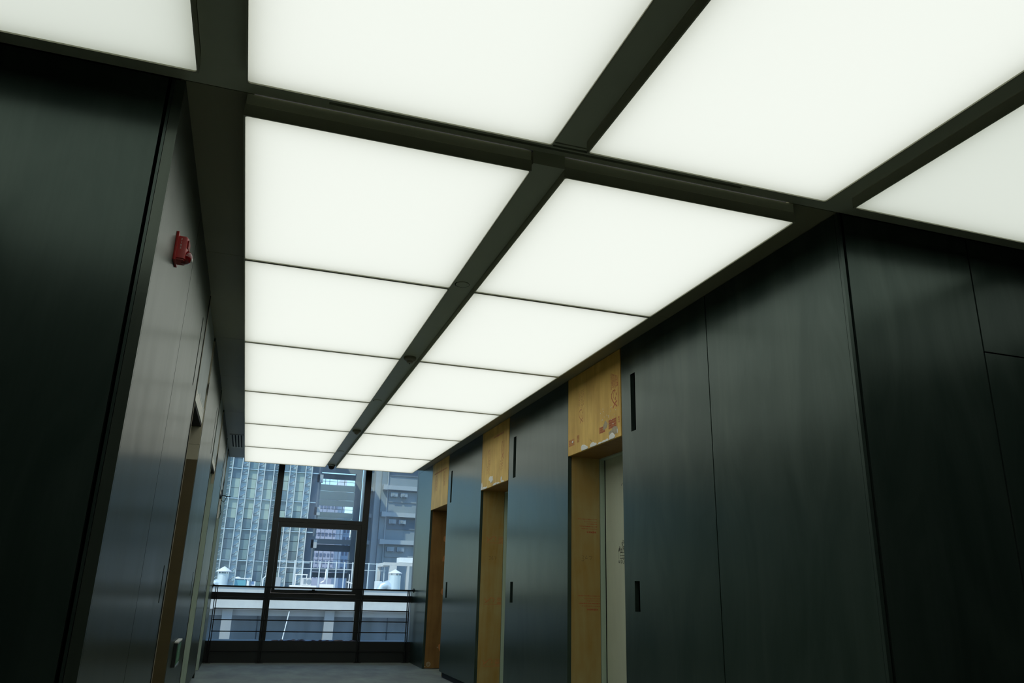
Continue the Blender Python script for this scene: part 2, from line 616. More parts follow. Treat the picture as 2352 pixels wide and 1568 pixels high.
# ------------------------------------------------------------------ ceiling light boxes
def rrect(x0, x1, y0, y1, r, n=5):
    pts = []
    for cx, cy, a0 in ((x1 - r, y1 - r, 0), (x0 + r, y1 - r, 90), (x0 + r, y0 + r, 180), (x1 - r, y0 + r, 270)):
        for k in range(n + 1):
            a = math.radians(a0 + 90 * k / n)
            pts.append((cx + r * math.cos(a), cy + r * math.sin(a)))
    return pts


def ring(bm, outer, inner, z0, z1, mi_in=0):
    n = len(outer)
    O0 = [bm.verts.new((*p, z0)) for p in outer]
    O1 = [bm.verts.new((*p, z1)) for p in outer]
    I0 = [bm.verts.new((*p, z0)) for p in inner]
    I1 = [bm.verts.new((*p, z1)) for p in inner]
    for k in range(n):
        j = (k + 1) % n
        bm.faces.new((O0[k], O0[j], O1[j], O1[k]))
        bm.faces.new((I0[j], I0[k], I1[k], I1[j])).material_index = mi_in
        bm.faces.new((O0[j], O0[k], I0[k], I0[j]))
        bm.faces.new((O1[k], O1[j], I1[j], I1[k]))


def ceiling_light(x0, x1, y0, y1, label, group, led='led'):
    cx, cy = (x0 + x1) / 2, (y0 + y1) / 2
    t = thing('ceiling_light', label, 'ceiling light', (cx, cy, ZB), group)
    bm = bmesh.new()
    ring(bm, rrect(x0, x1, y0, y1, .002), rrect(x0 + .0065, x1 - .0065, y0 + .0065, y1 - .0065, .012), ZB, ZB + .054)
    link('frame', bm, M['box_lip'], t)
    bm = bmesh.new()
    ring(bm, rrect(x0 + .0025, x1 - .0025, y0 + .0025, y1 - .0025, .002), rrect(x0 + .012, x1 - .012, y0 + .012, y1 - .012, .010), ZB + .056, ZS, 1)
    link('casing', bm, [M['bronze_box'], M['liner']], t)
    bm = bmesh.new()
    bm.faces.new([bm.verts.new((*p, ZB + .006)) for p in rrect(x0 + .006, x1 - .006, y0 + .006, y1 - .006, .012)])
    link('diffuser', bm, M['diffuser'], t)
    bm = bmesh.new()
    e = .012
    bm.faces.new([bm.verts.new(p) for p in ((x0 + e, y0 + e, ZS - .006), (x1 - e, y0 + e, ZS - .006), (x1 - e, y1 - e, ZS - .006), (x0 + e, y1 - e, ZS - .006))])
    link('led_board', bm, M[led], t)
    return t


ORD = ['nearest the corridor', 'second in from the corridor', 'third in from the corridor', 'fourth in from the corridor', 'fifth in from the corridor', 'at the window end']
JY = [2.912, 4.456, 6.156, 7.861, 9.558, 11.262, 12.744]
for (x0, x1, side) in ((-0.230, 1.0065, 'alarm side of beam'), (1.1655, 2.4175, 'plywood side of beam')):
    for k in range(6):
        ceiling_light(x0, x1, JY[k] + (.004 if k else 0), JY[k + 1] - (.004 if k < 5 else 0),
                      f'backlit lobby panel, {side}, {ORD[k]}', 'backlit ceiling panels')
FGX = [(-1.612, -0.388, 'beside the dark wall at the alarm end'), (-0.2205, 1.020, 'in line with the lobby row on the alarm side'),
       (1.179, 2.417, 'in line with the lobby row on the plywood side'), (2.578, 3.815, 'over the dark wall at the plywood end'), (3.976, 5.21, 'added out of view for its reflection')]
for (x0, x1, w) in FGX:
    ceiling_light(x0, x1, 0.985, 2.692, f'corridor backlit panel {w}', 'backlit ceiling panels', 'led_unseen' if x0 > 3.5 else ('led' if -.3 < x0 < 2 else 'led_outer'))

# ------------------------------------------------------------------ side walls of the lobby
def piers_of(doors, y_end):
    out, y = [], YF
    for a, b in doors:
        out.append((y, a))
        y = b
    out.append((y, y_end))
    return out


def side_wall(name, side, doors, seam, slots, steel):
    """side=+1: wall at XR facing -X; side=-1: wall at XL facing +X. Backing masonry, steel cladding panels as parts."""
    X0 = XR if side > 0 else XL
    s = side
    X = lambda d: X0 + s * d
    sp = lambda a, b: (min(X(a), X(b)), max(X(a), X(b)))
    piers = piers_of(doors, YW - 0.004)
    back = []
    for i, (a, b) in enumerate(piers):
        back.append((*sp(.11, .75), a + (.05 if i else .08), b - .04 if i < 3 else 13.75, 0, 3.071))
    for a, b in doors:
        back.append((*sp(.07, .75), a - .05, b + .06, LINTEL + .02, 3.071))
    back.append((*sp(.70, .85), YF + .05, 13.75, 0, 3.071))
    back.append((*sp(.05, .85), 13.05, 13.75, 3.071, 3.45))
    w = struct(name, boxes(*back), M['backing'])
    zt = 3.052
    for i, (a, b) in enumerate(piers):
        z0 = 0.072 if i < 3 else 0.004
        if side < 0 and i < 3:
            b -= .010
        cells = [(a, b)]
        if i == 0:
            cells = [(a + .020, seam - .0045), (seam + .0045, b)]
        for j, (c, d) in enumerate(cells):
            last = j == len(cells) - 1
            if i < 3 and last:
                s0, s1 = slots[i]
                bm = sheet([c, s0, s1, d], [z0, 1.031, 1.240, 2.335, 2.788, zt], {(1, 1), (1, 3)}, 'X', X(0), X(.034))
            else:
                bm = sheet([c, d], [z0, zt], set(), 'X', X(0), X(.034))
            link('panel', bm, steel, w)
        if i < 3:
            link('kick_board', boxes((*sp(.03, .05), a + .06, b - .06, 0, .072)), M['backing'], w)
            # little metal back boxes behind the two cut-outs
            s0, s1 = slots[i]
            for za, zb in ((1.01, 1.26), (2.31, 2.81)):
                link('slot_back', boxes((*sp(.085, .09), s0 - .02, s1 + .02, za, zb), (*sp(.034, .085), s1 + .012, s1 + .014, za, zb)), M['black'], w)
    # return of the first panel towards the corridor (edge strip at the corner)
    link('corner_strip', boxes((*sp(.0, .020 if side > 0 else .038), YF, YF + .018, 0.0, zt)), steel, w)
    link('panel', boxes((*sp(.0, .034), 13.055, YW - .004, zt + .003, 3.395)), steel, w)
    return w


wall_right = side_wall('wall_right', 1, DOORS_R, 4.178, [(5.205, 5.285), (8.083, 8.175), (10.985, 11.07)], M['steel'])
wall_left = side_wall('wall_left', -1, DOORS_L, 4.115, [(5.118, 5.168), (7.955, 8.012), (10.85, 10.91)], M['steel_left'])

# ------------------------------------------------------------------ corridor walls
wf_r = struct('wall_front_right', boxes((XR + .10, CX1 + .3, YF + .05, YF + .35, 0, 3.071)), M['backing'])
gx = [2.714, 3.531, 4.37, 5.21, CX1]
for k, (a, b) in enumerate(zip(gx, gx[1:])):
    g = .0065
    if k == 0:
        link('panel', boxes((a, b - g + .003, YF, YF + .03, 0, 3.052)), M['steel'], wf_r)
    else:
        link('panel', boxes((a + g, b - g, YF, YF + .03, 0, 2.401)), M['steel'], wf_r)
        link('panel', boxes((a + g, b - g, YF, YF + .03, 2.409, 3.052)), M['steel'], wf_r)
wf_l = struct('wall_front_left', boxes((CX0 - .3, XL - .10, YF + .05, YF + .35, 0, 3.071)), M['backing'])
gx = [-0.524, -1.42, -2.32, CX0]
link('edge_strip', boxes((-0.511, -0.501, YF, YF + .03, 0, 3.052)), M['steel'], wf_l)
for b, a in zip(gx, gx[1:]):
    link('panel', boxes((a + .006, b, YF, YF + .03, 0, 3.052)), M['steel'], wf_l)
wbk = struct('wall_back', boxes((CX0 - .3, CX1 + .3, YB - .3, YB, 0, 3.071)), M['backing'])
for k in range(7):
    a = CX0 + k * (CX1 - CX0) / 7
    link('panel', boxes((a + .004, a + (CX1 - CX0) / 7 - .004, YB, YB + .03, 0, 3.052)), M['steel'], wbk)
struct('wall_end_left', boxes((CX0 - .3, CX0, YB, YF + .3, 0, 3.071)), M['steel'])
struct('wall_end_right', boxes((CX1, CX1 + .3, YB, YF + .3, 0, 3.071)), M['steel'])

# ------------------------------------------------------------------ lift doors behind the openings
def lift_door(n, side, a, b):
    X0 = XR if side > 0 else XL
    sp = lambda p, q: (min(X0 + side * p, X0 + side * q), max(X0 + side * p, X0 + side * q))
    leaf_y = (a + b) / 2
    d = struct(f'door_{n}', boxes((*sp(.367, .41), a - .1, leaf_y - .002, 0.01, LINTEL), (*sp(.367, .41), leaf_y + .002, b - .012, 0.01, LINTEL)), M['door'])
    link('door_frame', boxes((*sp(.316, .362), b - .004, b + .05, 0, LINTEL), (*sp(.316, .362), a - .05, a + .004, 0, LINTEL),
                             (*sp(.316, .362), a - .05, b + .05, LINTEL - .012, LINTEL + .05)), M['door_frame'], d)
    return d


doors_r = [lift_door(k + 1, 1, *DOORS_R[k]) for k in range(3)]
for k in range(3):
    lift_door(k + 4, -1, *DOORS_L[k])

# ------------------------------------------------------------------ plywood surrounds on the right wall
WHERE = ['nearest the corridor', 'in the middle of the wall', 'nearest the window']
PLY = []
for k, (a, b) in enumerate(DOORS_R):
    t = thing('door_surround', ['orange plywood surround of the lift opening nearest the corridor, stencilled in red',
                                'orange plywood surround of the middle lift opening, plaster crusted along its header',
                                'brown plywood surround of the lift opening nearest the window'][k], 'door surround', (XR + .15, (a + b) / 2, 0), 'plywood lift door surrounds')
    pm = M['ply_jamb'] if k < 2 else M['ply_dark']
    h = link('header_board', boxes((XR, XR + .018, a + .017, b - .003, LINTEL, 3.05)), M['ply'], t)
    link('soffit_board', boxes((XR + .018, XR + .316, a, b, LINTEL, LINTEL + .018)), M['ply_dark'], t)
    jb = link('jamb_board', boxes((XR + .036, XR + .312, b - .0, b + .018, 0.006, LINTEL)), pm, t)
    link('jamb_board', boxes((XR + .036, XR + .312, a - .018, a, 0.006, LINTEL)), pm, t)
    link('batten', boxes((XR + .02, XR + .05, a - .004, a + .03, LINTEL + .002, 3.05)), M['ply_dark'], t)
    PLY.append((t, h, jb))

rj = random.Random(99)
fr = lambda y, z: (XR - .0004 - .0001 * rj.random(), y, z)                         # on the face of the header boards
fr3 = lambda y, z, d: (XR - .0005 - d, y, z)


def print_block(bm, rnd, y0, y1, z0, z1, rows, f, h=.6, gap=.25, lead=0.0):
    """Stencilled lines of broken print: short bars in rows."""
    dz = (z1 - z0) / rows
    for r in range(rows):
        zc = z0 + dz * (r + .5)
        y = y0 + lead * rnd.uniform(0, 1) * (y1 - y0)
        while y < y1:
            l = rnd.uniform(.004, .012)
            e = min(y + l, y1)
            ribbon(bm, [(y, zc), (e, zc + rnd.uniform(-.001, .001))], dz * h * rnd.uniform(.7, 1.05), f)
            y = e + rnd.uniform(-.001, .006) * (gap / .25)


def goblet(bm, f, y0, y1, z0, z1, w):
    """Red goblet stamp lying in a board: bowl, stem and crossed foot beside a straight rule."""
    P = lambda u, v: (y0 + (y1 - y0) * u, z1 + (z0 - z1) * v)
    ribbon(bm, [P(*q) for q in ((.55, .02), (.25, .06), (.06, .20), (.05, .38), (.18, .55), (.36, .70), (.55, .80), (.80, .97))], w, f)
    ribbon(bm, [P(*q) for q in ((.62, .08), (.45, .10), (.34, .22), (.34, .40), (.45, .55))], w * .55, f)
    ribbon(bm, [P(*q) for q in ((.82, .66), (.60, .72), (.40, .84), (.22, .98))], w * 1.1, f)
    ribbon(bm, [P(*q) for q in ((.98, .0), (.98, .99))], w * .6, f)
    ribbon(bm, [P(.72, .22), P(.74, .36)], w * 1.1, f)
    ribbon(bm, [P(.60, .42), P(.62, .60)], w * .9, f)


rnd = random.Random(3)
# nearest opening: header prints (as they stand on the board)
t, h, jb = PLY[0]
bm = bmesh.new()
for i in range(8):      # upright rows of print above the right-hand goblet
    y = 5.628 - i * .0165
    z = 2.885 - .007 * i
    while z > 2.755:
        l = rnd.uniform(.006, .016)
        ribbon(bm, [(y, z), (y, z - l)], .011 * rnd.uniform(.5, 1.0), fr)
        z -= l + rnd.uniform(.001, .005)
goblet(bm, fr, 5.633, 5.500, 2.580, 2.735, .011)
ribbon(bm, [(5.50, 2.90), (5.50, 2.60)], .004, fr)
print_block(bm, rnd, 5.545, 5.690, 2.424, 2.500, 4, fr, 1.0, .08)
print_block(bm, rnd, 5.760, 5.872, 2.418, 2.472, 3, fr, 1.0, .12)
print_block(bm, rnd, 5.487, 5.507, 2.445, 2.50, 3, fr, .8)
link('red_print', bm, M['red_print'], t)
bm = bmesh.new()
for i in range(6):
    y = 6.312 - i * .022
    z = 2.885
    while z > 2.735:
        l = rnd.uniform(.006, .018)
        ribbon(bm, [(y, z), (y, z - l)], .009 * rnd.uniform(.4, 1.0), fr)
        z -= l + rnd.uniform(.002, .010)
goblet(bm, fr, 6.314, 6.195, 2.585, 2.715, .009)
print_block(bm, rnd, 6.415, 6.548, 2.415, 2.475, 4, fr, 1.0, .1)
print_block(bm, rnd, 6.305, 6.355, 2.425, 2.490, 5, fr, .95, .2)
link('faded_print', bm, M['red_faint'], t)
bm = bmesh.new()
blob(bm, 6.19, LINTEL + .005, .062, .05, fr3, .004, 1, LINTEL + .001)
blob(bm, 5.995, LINTEL + .004, .065, .034, fr3, .004, 2, LINTEL + .001)
blob(bm, 5.86, LINTEL, .05, .018, fr3, .003, 3, LINTEL + .001)
blob(bm, 5.76, LINTEL, .06, .024, fr3, .003, 4, LINTEL + .001)
blob(bm, 5.635, LINTEL + .012, .062, .036, fr3, .004, 5, LINTEL + .001)
blob(bm, 5.525, 2.385, .007, .017, fr3, .002, 6)
blob(bm, 6.455, 2.449, .014, .011, fr3, .002, 7)
for q in range(22):
    blob(bm, rnd.uniform(5.55, 5.85), rnd.uniform(2.44, 2.62), rnd.uniform(.002, .005), rnd.uniform(.002, .005), fr3, .001, 20 + q, n=8)
link('plaster_spots', bm, M['plaster'], t)['kind'] = 'stuff'
bm = bmesh.new()
blob(bm, 5.60, 2.395, .075, .036, lambda y, z, d: (XR - .0004 - d * .1, y, z), .001, 9)
blob(bm, 5.755, 2.47, .04, .035, lambda y, z, d: (XR - .0004 - d * .1, y, z), .001, 11)
link('plaster_smear', bm, M['plaster_smear'], t)
bm = bmesh.new()
ribbon(bm, [(6.065, 2.405), (6.02, 2.378)], .004, fr)
link('pencil_mark', bm, M['pencil'], t)

# jamb prints, nearest opening (board faces the corridor)
def on_jamb(b):
    return lambda x, z: (x, b - .0004 - .0001 * rj.random(), z)


fj = on_jamb(DOORS_R[0][1])
bm = bmesh.new()
for zt in (1.785, 1.128):
    x1 = 2.985 if zt < 1.5 else 2.962
    for i, (x0, hh) in enumerate(((2.775, .007), (2.835, .006), (2.862, .007), (2.785, .008), (2.812, .007), (2.862, .018))):
        z = zt - (.004, .027, .045, .067, .088, .117)[i]
        x = x0
        while x < x1 - (.02 if i == 5 else .0):
            e = min(x + rnd.uniform(.004, .011), x1)
            ribbon(bm, [(x, z + rnd.uniform(-.001, .001)), (e, z)], hh * rnd.uniform(.45, 1.0), fj)
            x = e + rnd.uniform(.0008, .0035)
link('red_print', bm, M['red_print'], t)
bm = bmesh.new()
w = .003
ribbon(bm, [(2.812, 1.462), (2.832, 1.458), (2.820, 1.442), (2.834, 1.432), (2.828, 1.418), (2.810, 1.420)], w, fj)
ribbon(bm, [(2.862, 1.464), (2.848, 1.447), (2.846, 1.437), (2.868, 1.441)], w, fj)
ribbon(bm, [(2.882, 1.459), (2.911, 1.459), (2.896, 1.428)], w, fj)
link('pencil_number', bm, M['pencil'], t)

# middle opening
t, h, jb = PLY[1]
a, b = DOORS_R[1]
bm = bmesh.new()
goblet(bm, fr, 8.64, 8.53, 2.60, 2.82, .012)
goblet(bm, fr, 9.19, 9.08, 2.60, 2.80, .010)
for i in range(4):
    for yy in (8.66, 9.20):
        y = yy - .03 * i
        z = 2.60
        while z > 2.50:
            l = rnd.uniform(.01, .035)
            ribbon(bm, [(y, z), (y, z - l)], .014 * rnd.uniform(.4, 1), fr)
            z -= l + rnd.uniform(.004, .016)
print_block(bm, rnd, 8.55, 8.95, 2.90, 2.935, 1, fr, .7)
link('faded_print', bm, M['red_faint'], t)
bm = bmesh.new()
blob(bm, 9.02, 2.425, .085, .04, fr3, .004, 31)
for q, (y, r, hh) in enumerate(((9.34, .08, .03), (9.24, .06, .02), (8.86, .08, .022), (8.72, .05, .015), (8.56, .05, .02), (9.41, .03, .09))):
    blob(bm, y, LINTEL + .004, r, hh, fr3, .003 + .0005 * q, 40 + q, LINTEL + .001)
blob(bm, 8.60, 2.375, .025, .03, fr3, .003, 37)
link('plaster_spots', bm, M['plaster'], t)['kind'] = 'stuff'
fj = on_jamb(b)
bm = bmesh.new()
for zc in (1.74, 1.02, .33):
    ribbon(bm, [(2.775, zc + .035), (2.80, zc - .01), (2.83, zc + .02), (2.86, zc + .045), (2.895, zc + .03), (2.885, zc - .005)], .010, fj)
    ribbon(bm, [(2.78, zc - .02), (2.84, zc + .03)], .010, fj)
    ribbon(bm, [(2.77, zc - .035), (2.99, zc - .035)], .005, fj)
    for i in range(5):
        ribbon(bm, [(2.93, zc + .04 - .016 * i), (2.985, zc + .04 - .016 * i)], .008, fj)
link('red_print', bm, M['red_faint'], t)
bm = bmesh.new()
ribbon(bm, [(2.812, 1.545), (2.832, 1.541), (2.820, 1.525), (2.834, 1.515), (2.812, 1.503)], .004, fj)
ribbon(bm, [(2.862, 1.547), (2.848, 1.530), (2.848, 1.508), (2.866, 1.512), (2.860, 1.526)], .004, fj)
ribbon(bm, [(2.880, 1.542), (2.905, 1.542), (2.892, 1.511)], .004, fj)
link('pencil_number', bm, M['pencil'], t)
# far opening: stamp and a pale ring with a white dot at the foot of its board
t, h, jb = PLY[2]
a, b = DOORS_R[2]
fj = on_jamb(b)
bm = bmesh.new()
goblet(bm, fr, 11.55, 11.45, 2.62, 2.85, .012)
goblet(bm, fr, 12.10, 11.98, 2.60, 2.85, .012)
print_block(bm, rnd, 11.35, 12.2, 2.86, 2.90, 1, fr, .6)
for z in (2.55, 1.6, 1.1, .30):
    blob(bm, 2.94, z if z < 2 else 1.9, .03, .05, lambda x, zz, d: (x, b - .0006, zz), 0, 50 + int(z * 10), n=10)
link('faded_print', bm, M['red_faint'], t)
bm = bmesh.new()
for r in (.030, .016):
    ribbon(bm, [(2.772 + r * math.cos(k * math.pi / 10), .062 + r * math.sin(k * math.pi / 10)) for k in range(20)], .008, fj, True)
blob(bm, 2.722, .028, .01, .007, lambda x, zz, d: (x, b - .0008, zz), 0, 61, n=10)
blob(bm, 2.90, .30, .008, .008, lambda x, zz, d: (x, b - .0008, zz), 0, 62, n=10)
link('white_ring_mark', bm, M['plaster_smear'], t)

# scribbled sketch on the nearest door leaf
bm = bmesh.new()
fd = lambda y, z: (XR + .3666 - .0001 * rj.random(), y, z)
Y0, Z0 = 6.300, 1.415
for u in (.0, .055, .11, .165, .22):
    ribbon(bm, [(Y0 - .03 - u, 1.484), (Y0 - .03 - u, 1.436)], .004, fd)
for z in (1.486, 1.462, 1.438):
    ribbon(bm, [(Y0 - .03, z), (Y0 - .27, z + .003)], .004, fd)
for k in range(11):
    y = Y0 - .008 - (k % 6) * .042
    z = 1.412 if k < 6 else 1.503
    r = .008 + .004 * (k % 3)
    ribbon(bm, [(y + r * math.cos(q * 1.05), z + r * 1.2 * math.sin(q * 1.05)) for q in range(6)], .005, fd, True)
    ribbon(bm, [(y, z), (y - .012, z + (.02 if k > 5 else -.012))], .004, fd)
ribbon(bm, [(Y0 + .005, 1.49), (Y0 + .004, 1.43)], .002, fd)
for (y, z, r) in ((6.285, 1.515, .010), (6.275, 1.530, .009), (6.225, 1.560, .013), (6.205, 1.575, .014), (6.195, 1.525, .012), (6.215, 1.535, .009)):
    ribbon(bm, [(y + r * math.cos(q * .9), z + r * math.sin(q * .9 + .4)) for q in range(7)], .004, fd, True)
    ribbon(bm, [(y, z + r), (y - .01, z - r)], .003, fd)
ribbon(bm, [(6.22, 2.055), (6.205, 2.075)], .008, fd)
link('scribble', bm, M['ink'], doors_r[0])

# ------------------------------------------------------------------ unfinished surrounds on the left wall
def torn_strip(f, y0, y1, z, amp, seed, th=.004):
    """Ragged band of torn plasterboard paper along an edge."""
    bm = bmesh.new()
    rnd = random.Random(seed)
    n = 26
    lo, hi, lo2, hi2 = [], [], [], []
    for k in range(n + 1):
        y = y0 + (y1 - y0) * k / n
        q = amp * (.35 + .65 * abs(math.sin(k * .9 + seed)) * rnd.uniform(.5, 1.2))
        lo.append(bm.verts.new(f(y, z, th)))
        hi.append(bm.verts.new(f(y, z + q, th)))
        lo2.append(bm.verts.new(f(y, z, 0)))
        hi2.append(bm.verts.new(f(y, z + q, 0)))
    for k in range(n):
        bm.faces.new((lo[k], lo[k + 1], hi[k + 1], hi[k]))
        bm.faces.new((lo2[k + 1], lo2[k], hi2[k], hi2[k + 1]))
        bm.faces.new((hi[k], hi[k + 1], hi2[k + 1], hi2[k]))
        bm.faces.new((lo[k + 1], lo[k], lo2[k], lo2[k + 1]))
    return bm


for k, (a, b) in enumerate(DOORS_L):
    t = thing('door_surround', ['grey board and brown jamb around the lift opening nearest the fire alarm',
                                'torn grey board and pale green jamb around the middle lift opening opposite the plywood',
                                'broken header board with loose wires over the lift opening by the railing'][k], 'door surround', (XL - .15, (a + b) / 2, 0), 'unfinished lift door surrounds')
    link('header_board', boxes((XL - .030, XL - .012, a + .012, b - .022, LINTEL, 3.05)), M['grey_board'], t)
    link('soffit_board', boxes((XL - .32, XL - .0118, a + .006, b - .021, LINTEL - .02, LINTEL - .0005)), M['backing'], t)
    link('edge_strip', boxes((XL - .034, XL - .002, b - .020, b - .001, LINTEL - .02, 3.02)), M['cream'], t)
    if k == 0:
        link('jamb_board', boxes((XL - .32, XL - .003, b - .018, b - .002, 2.175, LINTEL - .02)), M['cream'], t)
        link('jamb_board', boxes((XL - .32, XL - .003, b - .019, b - .002, 2.056, 2.173)), M['cream'], t)
        link('jamb_board', boxes((XL - .32, XL - .003, b - .018, b - .002, 0.004, 2.054)), M['brown'], t)
    else:
        link('jamb_board', boxes((XL - .32, XL - .0345, b - .016, b + .002, 0.004, LINTEL - .02)), M['pale_jamb'], t)
        link('edge_trim', boxes((XL - .034, XL - .003, b - .014, b + .0, 0.004, LINTEL - .10)), M['pale_jamb'], t)
        link('edge_board', boxes((XL - .034, XL - .004, b - .020, b - .001, LINTEL - .13, LINTEL - .02)), M['cream'], t)
    link('jamb_board', boxes((XL - .32, XL - .036, a - .002, a + .002, 0.004, LINTEL - .02)), M['backing'], t)
    link('edge_trim', boxes((XL - .030, XL + .004, a - .008, a + .001, 0.01, 3.03)), M['frame'], t)
    link('edge_bead', boxes((XL - .030, XL + .007, a + .001, a + .005, 0.01, 3.03)), M['cream'] if k == 0 else M['pale_jamb'], t)
    fl = lambda y, z, d: (XL - .012 + d, y, z)
    link('torn_edge', torn_strip(fl, a + .02, b - .03, LINTEL, (.12, .07, .05)[k], 3 + k), M['torn'], t)
    bm = bmesh.new()
    blob(bm, b - .03, (2.62, 2.50, 2.55)[k], .012, .05, lambda y, z, d: (XL - .001 + d, y, z), .003, 70 + k, n=10)
    if k:
        blob(bm, b - .02, 2.43, .012, .11, lambda y, z, d: (XL - .001 + d, y, z), .002, 80 + k, n=10)
    link('broken_hole', bm, M['black'], t)
    if k == 2:
        bm = bmesh.new()
        blob(bm, b - .20, 2.37, .16, .07, lambda y, z, d: (XL - .008 + d, y, z), .004, 90, n=14)
        link('broken_hole', bm, M['black'], t)
        tw = boxes((XL - .030, XL - .014, b - .12, b - .05, 2.02, 2.30))
        bmesh.ops.rotate(tw, verts=list(tw.verts), cent=(XL - .02, b - .08, 2.3), matrix=Matrix.Rotation(math.radians(-9), 3, 'X'))
        link('hanging_board', tw, M['torn'], t)
        bm = bmesh.new()
        tube(bm, [(XL - .02, b - .06, 2.36), (XL + .02, b - .04, 2.365), (XL + .06, b - .02, 2.355), (XL + .11, b, 2.362)], .006, 6)
        tube(bm, [(XL - .02, b - .08, 2.30), (XL + .03, b - .06, 2.27), (XL + .06, b - .04, 2.34), (XL + .05, b - .03, 2.36)], .005, 6)
        tube(bm, [(XL - .01, b - .10, 2.22), (XL + .012, b - .08, 2.12), (XL - .002, b - .1, 2.03)], .005, 6)
        link('loose_wire', bm, M['black'], t)

# ------------------------------------------------------------------ window wall
WX0, WX1 = -0.47, 2.69
FT = (YW, YW + .12)
win = struct('window_1', boxes((WX0 - .4, WX1 + .5, 13.33, 13.72, 0.0, 0.312), (WX0 - .4, WX1 + .5, YW, 13.72, 3.395, 3.40)), M['frame'])
link('curb_trim', boxes((WX0, WX1, 13.322, 13.330, .165, .172)), M['rail'], win)
link('side_frame', boxes((WX0 - .03, WX0 + .004, *FT, .312, 3.4)), M['frame'], win)
link('side_frame', boxes((WX1 - .012, WX1 + .03, *FT, .312, 3.4)), M['frame'], win)
link('mullion', boxes((.311, .409, *FT, .312, 3.4), bevel=.003), M['frame'], win)
link('mullion', boxes((1.753, 1.860, *FT, .312, 3.4), bevel=.003), M['frame'], win)
link('transom', boxes((WX0, .311, *FT, .905, 1.014), bevel=.003), M['frame'], win)
link('transom', boxes((1.860, WX1, *FT, .915, 1.018), bevel=.003), M['frame'], win)
link('transom', boxes((.409, 1.753, *FT, .910, 1.018), bevel=.003), M['frame'], win)
link('transom', boxes((.409, 1.753, *FT, 2.126, 2.193), bevel=.003), M['frame'], win)
sash = link('sash', boxes((.412, .462, YW - .012, YW + .08, 1.02, 2.122), (1.684, 1.750, YW - .012, YW + .08, 1.02, 2.122),
                          (.462, 1.684, YW - .012, YW + .08, 2.046, 2.122), (.462, 1.684, YW - .012, YW + .08, 1.02, 1.071)), M['frame'], win)
link('sash_handle', boxes((.995, 1.125, YW - .03, YW - .012, 1.050, 1.072), (1.04, 1.085, YW - .05, YW - .025, 1.066, 1.085)), M['rail'], sash)
link('sash_gasket', boxes((.42, 1.74, YW - .014, YW - .010, 1.020, 1.024)), M['brown'], sash)
gy = (YW + .05, YW + .056)
for (x0, x1, z0, z1, mm) in ((WX0, .311, 1.014, 3.395, 'glass'), (WX0, .311, .312, .905, 'glass'), (1.860, WX1, 1.018, 3.395, 'glass'), (1.860, WX1, .312, .915, 'glass'),
                             (.409, 1.753, 2.193, 3.395, 'glass'), (.409, 1.753, .312, .910, 'glass'), (.462, 1.684, 1.071, 2.046, 'glass_clear')):
    bm = bmesh.new()
    bm.faces.new([bm.verts.new(p) for p in ((x0, gy[0], z0), (x1, gy[0], z0), (x1, gy[0], z1), (x0, gy[0], z1))])
    link('pane', bm, M[mm], win)

# crumpled protective film left on the sill
bm = bmesh.new()
rnd = random.Random(11)
rows = []
for i in range(36):
    x = .50 + i * .037
    q = rnd.uniform(.004, .022)
    rows.append([bm.verts.new((x, 13.345 + rnd.uniform(-.01, .01), .314)), bm.verts.new((x, 13.365 + rnd.uniform(-.01, .01), .316 + q)),
                 bm.verts.new((x, 13.385 + rnd.uniform(-.01, .01), .316 + q * .6)), bm.verts.new((x, 13.405, .314))])
for A, B in zip(rows, rows[1:]):
    for j in range(3):
        bm.faces.new((A[j], B[j], B[j + 1], A[j + 1]))
tag(link('plastic_film', bm, M['film'], origin=(1.1, 13.37, .313)), 'crumpled dark plastic film lying along the window sill', 'film')

# ------------------------------------------------------------------ railing in front of the window
RY = 13.293
rail = thing('railing', 'black steel railing with thin horizontal bars in front of the window', 'railing', (1.1, RY, 0))
link('handrail', boxes((-.455, 2.655, RY - .02, RY + .02, 1.094, 1.118), bevel=.003), M['rail'], rail)
for z in (.945, .779, .615, .451, .170):
    bm = bmesh.new()
    tube(bm, [(-.40, RY, z), (2.60, RY, z)], .008, 8)
    link('bar', bm, M['rail'], rail)
for x in (-.398, .353, 1.834, 2.596):
    p = link('post', boxes((x - .020, x - .008, RY - .02, RY + .02, .008, 1.10), (x + .008, x + .020, RY - .02, RY + .02, .008, 1.10)), M['rail'], rail)
    link('base_plate', boxes((x - .055, x + .055, RY - .045, RY + .045, 0, .010), bevel=.002), M['rail'], p)
for x, s in ((-.461, 1), (2.677, -1)):
    bm = bmesh.new()
    lathe(bm, [(.034, 0), (.034, s * .008), (.016, s * .010), (.016, s * .03)], (x, RY, 1.108), 'X', 16)
    link('wall_flange', bm, M['rail'], rail)

# ------------------------------------------------------------------ fire alarm on the left wall
ay, az = 3.415, 2.535
al = thing('fire_alarm', 'red fire alarm sounder with strobe dome high on the grey steel wall', 'alarm', (XL, ay, az))
link('back_plate', boxes((XL, XL + .011, ay - .052, ay + .052, az - .066, az + .066), bevel=.004), M['red'], al, smooth=True)
bm = bmesh.new()
prof = [(-.040, .0), (-.040, .026), (-.036, .036), (-.022, .042), (.022, .042), (.036, .036), (.040, .026), (.040, 0)]
za, zb = az - .058, az + .052
A = [bm.verts.new((XL + .009 + d, ay + y, za)) for y, d in prof]
B = [bm.verts.new((XL + .009 + d, ay + y, zb)) for y, d in prof]
for i in range(len(prof) - 1):
    bm.faces.new((A[i], A[i + 1], B[i + 1], B[i]))
bm.faces.new(A)
bm.faces.new(B)
bmesh.ops.bevel(bm, geom=[e for e in bm.edges if abs(e.verts[0].co.z - e.verts[1].co.z) < 1e-6], offset=.006, segments=3, affect='EDGES')
link('housing', bm, M['red'], al, smooth=True)
